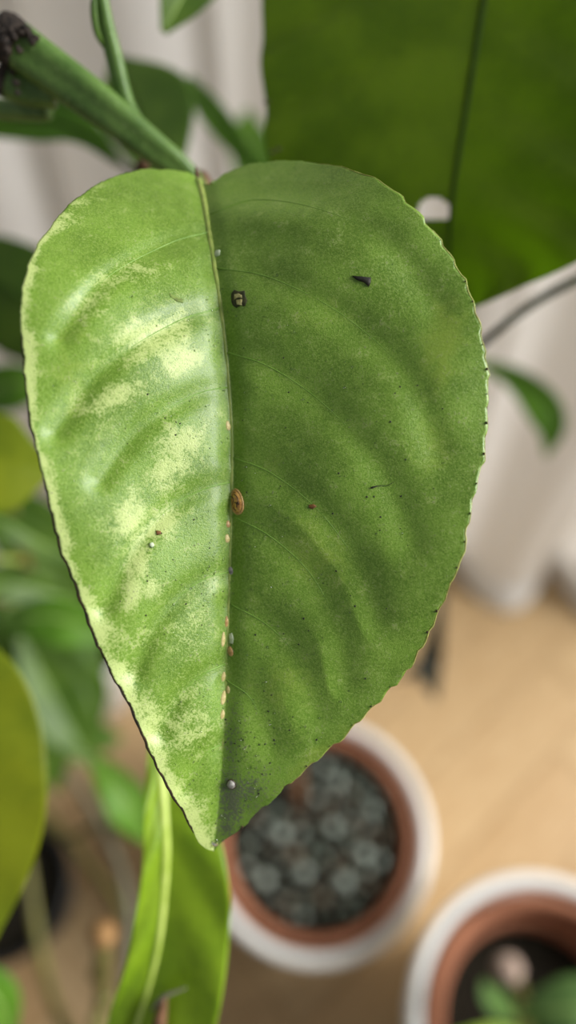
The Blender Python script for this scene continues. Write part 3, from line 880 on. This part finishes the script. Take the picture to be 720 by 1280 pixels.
# ---- further leaves of plant A
def hole_fn(x, y):
    if not (519 < x < 566 and 244 < y < 277): return False
    return ((x - 543) / 21.5) ** 2 + ((y - 266) / 19.0) ** 2 < 1 and y < 274
leaf(plantA, [(640, -300, .150), (622, -120, .152), (605, 0, .150), (584, 130, .150), (566, 245, .152), (560, 330, .156), (558, 398, .160)],
     [30, 255, 282, 262, 225, 130, 2], [20, 210, 260, 262, 235, 150, 2], M['leaf_back'], M['rib_dark'], fold=0.10, tilt=0.12, nu=150, nv=70, hole=hole_fn,
     ripple=0.0012, nrip=8, thick=0.0004, ribr=0.0007, petiole=[(440, -330, .175), (560, -340, .16)], label='large deep green leaf with a hole beside its midrib')
tube('branch', [at(320, 420, .20), at(430, -100, .20), at(440, -330, .175)], [.0022, .0018, .0014], M['stem_dark'], plantA, OA, n=12, samples=30)
lump('scale_crust', at(707, 86, .1475), 0.0009, M['cut_pink'], plantA, OA, seed=5, sub=2, sc=(.8, 1.2, .6))
for k, (x, y) in enumerate(((699, 84), (664, 50), (671, 66), (333, 128), (348, 186), (340, 190))):
    lump('dark_spot', at(x, y, .1482 if x > 500 else .146), 0.0005, M['margin_brown'], plantA, OA, seed=k, sub=2, sc=(1.2, 1, .4))
tube('branch', [at(330, 600, .27), at(480, 540, .21), at(600, 432, .185), at(660, 384, .182), at(725, 348, .182), at(860, 290, .185)], [.0016, .0014, .0011, .0011, .0012, .0012], M['stem_dark'], plantA, OA, n=12, samples=40)
leaf(plantA, [(590, 452, .31), (640, 470, .305), (680, 502, .30), (694, 535, .30), (682, 572, .305)], [4, 14, 26, 22, 1], [4, 12, 16, 12, 1], M['leaf_lit'], M['rib_pale'], fold=0.3,
     petr=0.0014, petiole=[(330, 640, .29), (480, 500, .31)], label='small drooping green leaf against the curtain')
leaf(plantA, [(552, 740, .40), (545, 790, .40), (543, 830, .41), (545, 876, .42)], [4, 9, 22, 1], [3, 10, 9, 1], M['leaf_withered'], M['stem_dark'], fold=0.7, curl=0.2,
     petr=0.0013, petiole=[(340, 700, .33), (480, 700, .37)], label='withered dark curled leaf')
leaf(plantA, [(505, 846, .41), (525, 838, .41), (548, 862, .42)], [3, 10, 1], [3, 8, 1], M['leaf_withered'], M['stem_dark'], fold=0.5,
     petiole=[(352, 820, .40), (440, 850, .41)], label='withered dark leaf scrap')
leaf(plantA, [(192, 232, .20), (188, 190, .205), (170, 130, .21), (145, 72, .215)], [10, 50, 70, 6], [4, 34, 50, 8], M['leaf_dark'], M['rib_dark'], fold=0.1,
     petiole=[(262, 270, .16), (225, 245, .185)], label='dull green leaf behind the pruned stem')
leaf(plantA, [(150, 205, .20), (100, 165, .20), (40, 150, .205), (-60, 165, .21)], [6, 22, 34, 2], [4, 14, 24, 2], M['leaf_lit'], M['rib_dark'], fold=0.1,
     petiole=[(255, 250, .155), (205, 232, .18)], label='narrow green leaf under the pruned stem')
leaf(plantA, [(330, 225, .23), (300, 190, .235), (268, 148, .24), (232, 100, .25)], [4, 13, 18, 9], [4, 9, 14, 7], M['leaf_lit'], M['rib_dark'], fold=0.2,
     petiole=[(285, 330, .176), (318, 262, .205)], label='slim green leaf pointing up behind the leaf base')
leaf(plantA, [(335, 270, .34), (322, 215, .345), (312, 175, .35), (308, 138, .36)], [6, 26, 24, 4], [6, 26, 24, 4], M['leaf_pale'], M['rib_pale'], fold=0.15,
     petiole=[(310, 450, .24), (330, 330, .30)], label='small leaf in the background')
leaf(plantA, [(285, -130, .165), (262, -70, .165), (230, -10, .165), (204, 40, .166)], [6, 52, 34, 4], [4, 40, 30, 5], M['leaf_mid'], M['rib_pale'], fold=0.2,
     petiole=[(440, -330, .175), (350, -210, .168)], label='leaf tip hanging from above')
leaf(plantA, [(196, 905, .157), (204, 1000, .152), (207, 1080, .150), (196, 1190, .150), (165, 1300, .152), (140, 1370, .156)], [6, 24, 30, 36, 34, 2], [8, 46, 72, 84, 82, 4], M['leaf_lime'], M['rib_lime'],
     fold=0.45, tilt=-0.1, nu=60, nv=16, ribr=0.0011, petr=0.0018, petiole=[(330, 640, .27), (250, 820, .19)], label='long folded lime green leaf with pale midrib', ripple=0.0008, nrip=5)
tube('dried_scrap', [at(198, 1300, .147), at(201, 1270, .1465), at(206, 1246, .1462)], [.0022, .0021, .0010], M['bark'], plantA, OA, n=10, samples=14, flat=0.6)
tube('dried_scrap', [at(190, 1262, .1465), at(204, 1246, .1458), at(233, 1235, .1462)], [.0006, .0010, .0003], M['stalk_grey'], plantA, OA, n=8, samples=14, flat=0.5)

leaf(plantA, [(850, 294, .185), (930, 270, .183), (1010, 280, .182), (1080, 330, .184)], [6, 60, 70, 3], [6, 56, 62, 3], M['leaf_back'], M['rib_dark'], fold=0.15,
     petiole=[(800, 316, .184)], label='green leaf at the end of the dark side branch')
# ---- plant B
tube('trunk', [Vector((OB.x, OB.y, S3 - 0.004)), at(30, 980, .44), at(45, 860, .37), at(30, 700, .30), at(-20, 560, .25), at(-60, 440, .24)], [.0048, .0042, .0036, .0030, .0022, .0016], M['stem_olive'], plantB, OB, n=12, samples=40)
def LB(*a, **k): return leaf(plantB, *a, **k)
LB([(-75, 770, .165), (-45, 880, .160), (-38, 1000, .158), (-40, 1110, .158), (-30, 1220, .160)], [10, 70, 84, 66, 3], [14, 78, 92, 68, 3], M['leaf_yellow'], M['rib_lime'], fold=0.12, tilt=0.1, nu=50, nv=14,
   petiole=[(30, 700, .30), (-70, 700, .21)], label='big yellowing leaf', ripple=0.0003, nrip=4)
LB([(-90, 540, .19), (-40, 560, .19), (10, 578, .192), (62, 585, .196)], [8, 50, 66, 14], [8, 48, 54, 10], M['leaf_yellow'], None, fold=0.1, petiole=[(-20, 560, .25), (-100, 540, .21)], label='yellow-green leaf behind the left edge of the large leaf')
LB([(-60, 500, .27), (-20, 490, .265), (20, 480, .26), (60, 470, .26)], [6, 24, 30, 8], [6, 22, 26, 6], M['leaf_pale'], M['rib_pale'], fold=0.2, petiole=[(-20, 560, .25)], label='light green leaf')
LB([(-70, 310, .24), (-10, 350, .24), (50, 390, .245), (110, 430, .25)], [10, 74, 84, 20], [10, 60, 66, 20], M['leaf_dark'], M['rib_dark'], fold=-0.1, tilt=.5, petiole=[(-60, 440, .24), (-90, 360, .24)], label='dark shaded leaf')
LB([(-40, 640, .25), (0, 650, .25), (50, 678, .255), (110, 705, .26)], [6, 14, 16, 6], [6, 14, 15, 6], M['leaf_mid'], M['rib_pale'], fold=0.3, petiole=[(-10, 590, .262)], label='narrow strap of green leaf seen edge on')
LB([(-60, 720, .27), (-10, 726, .27), (50, 738, .28), (100, 752, .29)], [6, 20, 18, 4], [6, 20, 18, 4], M['leaf_dark'], M['rib_pale'], fold=0.3, petiole=[(30, 700, .30)], label='dull leaf')
LB([(0, 775, .28), (40, 772, .275), (85, 776, .275), (140, 800, .28)], [6, 26, 34, 8], [6, 22, 26, 6], M['leaf_bright'], M['rib_pale'], fold=0.15, petiole=[(30, 750, .32), (5, 765, .30)], label='bright green leaf reaching behind the large leaf')
LB([(25, 790, .33), (55, 850, .33), (85, 905, .33), (118, 958, .335)], [6, 28, 30, 4], [6, 34, 34, 4], M['leaf_mid'], M['rib_pale'], fold=0.3, petiole=[(40, 800, .35)], label='drooping green leaf with pale edge')
LB([(10, 800, .36), (35, 850, .36), (60, 920, .36), (70, 990, .37)], [6, 30, 30, 4], [6, 30, 30, 4], M['leaf_dark'], M['rib_dark'], fold=0.2, petiole=[(45, 860, .37)], label='deep shaded leaf near the stem')
LB([(60, 690, .32), (80, 720, .32), (90, 760, .325), (130, 850, .33)], [4, 20, 26, 3], [4, 20, 24, 3], M['leaf_dark'], M['rib_dark'], fold=0.2, petiole=[(30, 700, .30)], label='shaded leaf')
LB([(115, 945, .30), (140, 975, .295), (165, 1010, .295), (190, 1055, .30)], [5, 22, 28, 4], [5, 18, 22, 4], M['leaf_bright'], M['rib_pale'], fold=0.2, petiole=[(38, 930, .41), (80, 930, .35)], label='small bright green leaf')
LB([(-60, 1200, .23), (-30, 1230, .23), (0, 1255, .235), (10, 1320, .24)], [6, 26, 26, 4], [6, 24, 24, 4], M['leaf_bright'], M['rib_pale'], fold=0.2, petiole=[(20, 1010, .455), (-50, 1140, .3)], label='green leaf at the bottom')
LB([(20, 880, .40), (55, 900, .40), (95, 915, .405), (150, 925, .41)], [6, 34, 36, 6], [6, 30, 30, 6], M['leaf_mid'], M['rib_pale'], fold=0.2, petiole=[(40, 880, .385)], label='green leaf low on the stem')
LB([(60, 800, .37), (90, 830, .37), (110, 870, .375), (112, 930, .38)], [6, 30, 28, 4], [6, 26, 26, 4], M['leaf_mid'], M['rib_dark'], fold=0.2, petiole=[(45, 860, .37)], label='shaded green leaf beside the pale drooping one')
LB([(-30, 620, .31), (20, 650, .31), (60, 690, .315), (90, 740, .32)], [8, 40, 44, 6], [8, 40, 44, 6], M['leaf_dark'], M['rib_dark'], fold=0.1, petiole=[(-10, 600, .265)], label='broad dark leaf deep in the bush')
LB([(-40, 760, .35), (0, 790, .35), (30, 840, .355), (45, 900, .36)], [8, 40, 40, 6], [8, 40, 40, 6], M['leaf_dark'], M['rib_dark'], fold=0.1, petiole=[(30, 720, .305)], label='dark leaf behind the big yellowing leaf')
br = tube('branch', [at(25, 1010, .455), at(80, 1045, .40), at(130, 1030, .36), at(170, 1050, .34)], [.0024, .0022, .0018, .0010], M['stem_olive'], plantB, OB, n=10, samples=24)
tube('branch', [at(30, 980, .44), at(70, 1030, .42), at(110, 1080, .38), at(140, 1120, .35), at(160, 1165, .33)], [.0022, .0020, .0020, .0018, .0008], M['stem_olive'], plantB, OB, n=10, samples=24)
stub = tube('pruned_shoot', [at(25, 1030, .46), at(60, 1230, .42), at(110, 1330, .33), at(126, 1260, .28), at(128, 1178, .245)], [.0030, .0030, .0028, .0026, .0030], M['stem_olive'], plantB, OB, n=12, samples=40)
lump('cut_end', at(129, 1168, .244), 0.0046, M['cut_wood'], stub, OB, seed=2, sub=3, amp=.15)
for k, y in enumerate((1215, 1250, 1275)):
    lump('node', at(122 + 8 * (k % 2), y, .265), 0.0031, M['stem_olive'], stub, OB, seed=k, sub=2, amp=.2)
tube('dead_stalk', [at(40, 900, .39), at(120, 1020, .36), at(160, 1130, .33), at(150, 1290, .31)], [.0018, .0020, .0024, .0022], M['stalk_grey'], plantB, OB, n=10, samples=24)

# ---- plant C in the second pot
tube('trunk', [OC - Vector((0, 0, .004)), OC + Vector((-.008, .002, .016)), at(652, 1248, .385), at(636, 1214, .375)], [.0034, .0034, .0032, .0036], M['stem_olive'], plantC, OC, n=12, samples=20)
lump('cut_end', at(635, 1211, .373), 0.0072, M['cut_pink'], plantC, OC, seed=4, sub=3, amp=.12)
def LC(*a, **k): return leaf(plantC, *a, **k)
LC([(652, 1268, .37), (690, 1262, .362), (735, 1262, .358), (800, 1280, .36)], [5, 28, 34, 4], [5, 26, 34, 4], M['leaf_seedling'], M['rib_pale'], fold=0.15, petiole=[(650, 1250, .386)], label='broad green seedling leaf')
LC([(645, 1275, .37), (625, 1256, .366), (612, 1240, .364), (604, 1226, .366)], [4, 14, 13, 2], [4, 14, 13, 2], M['leaf_seedling'], M['rib_pale'], fold=0.2, petiole=[(650, 1250, .386)], label='small green seedling leaf')
LC([(668, 1300, .36), (630, 1304, .35), (600, 1304, .345), (565, 1296, .345)], [4, 18, 18, 3], [4, 18, 18, 3], M['leaf_lime'], M['rib_lime'], fold=0.2, petiole=[(652, 1260, .384)], label='lime green seedling leaf')
LC([(665, 1290, .37), (680, 1320, .36), (690, 1360, .355), (690, 1400, .355)], [4, 26, 26, 3], [4, 26, 26, 3], M['leaf_bright'], M['rib_pale'], fold=0.2, petiole=[(652, 1260, .384)], label='broad lower seedling leaf')
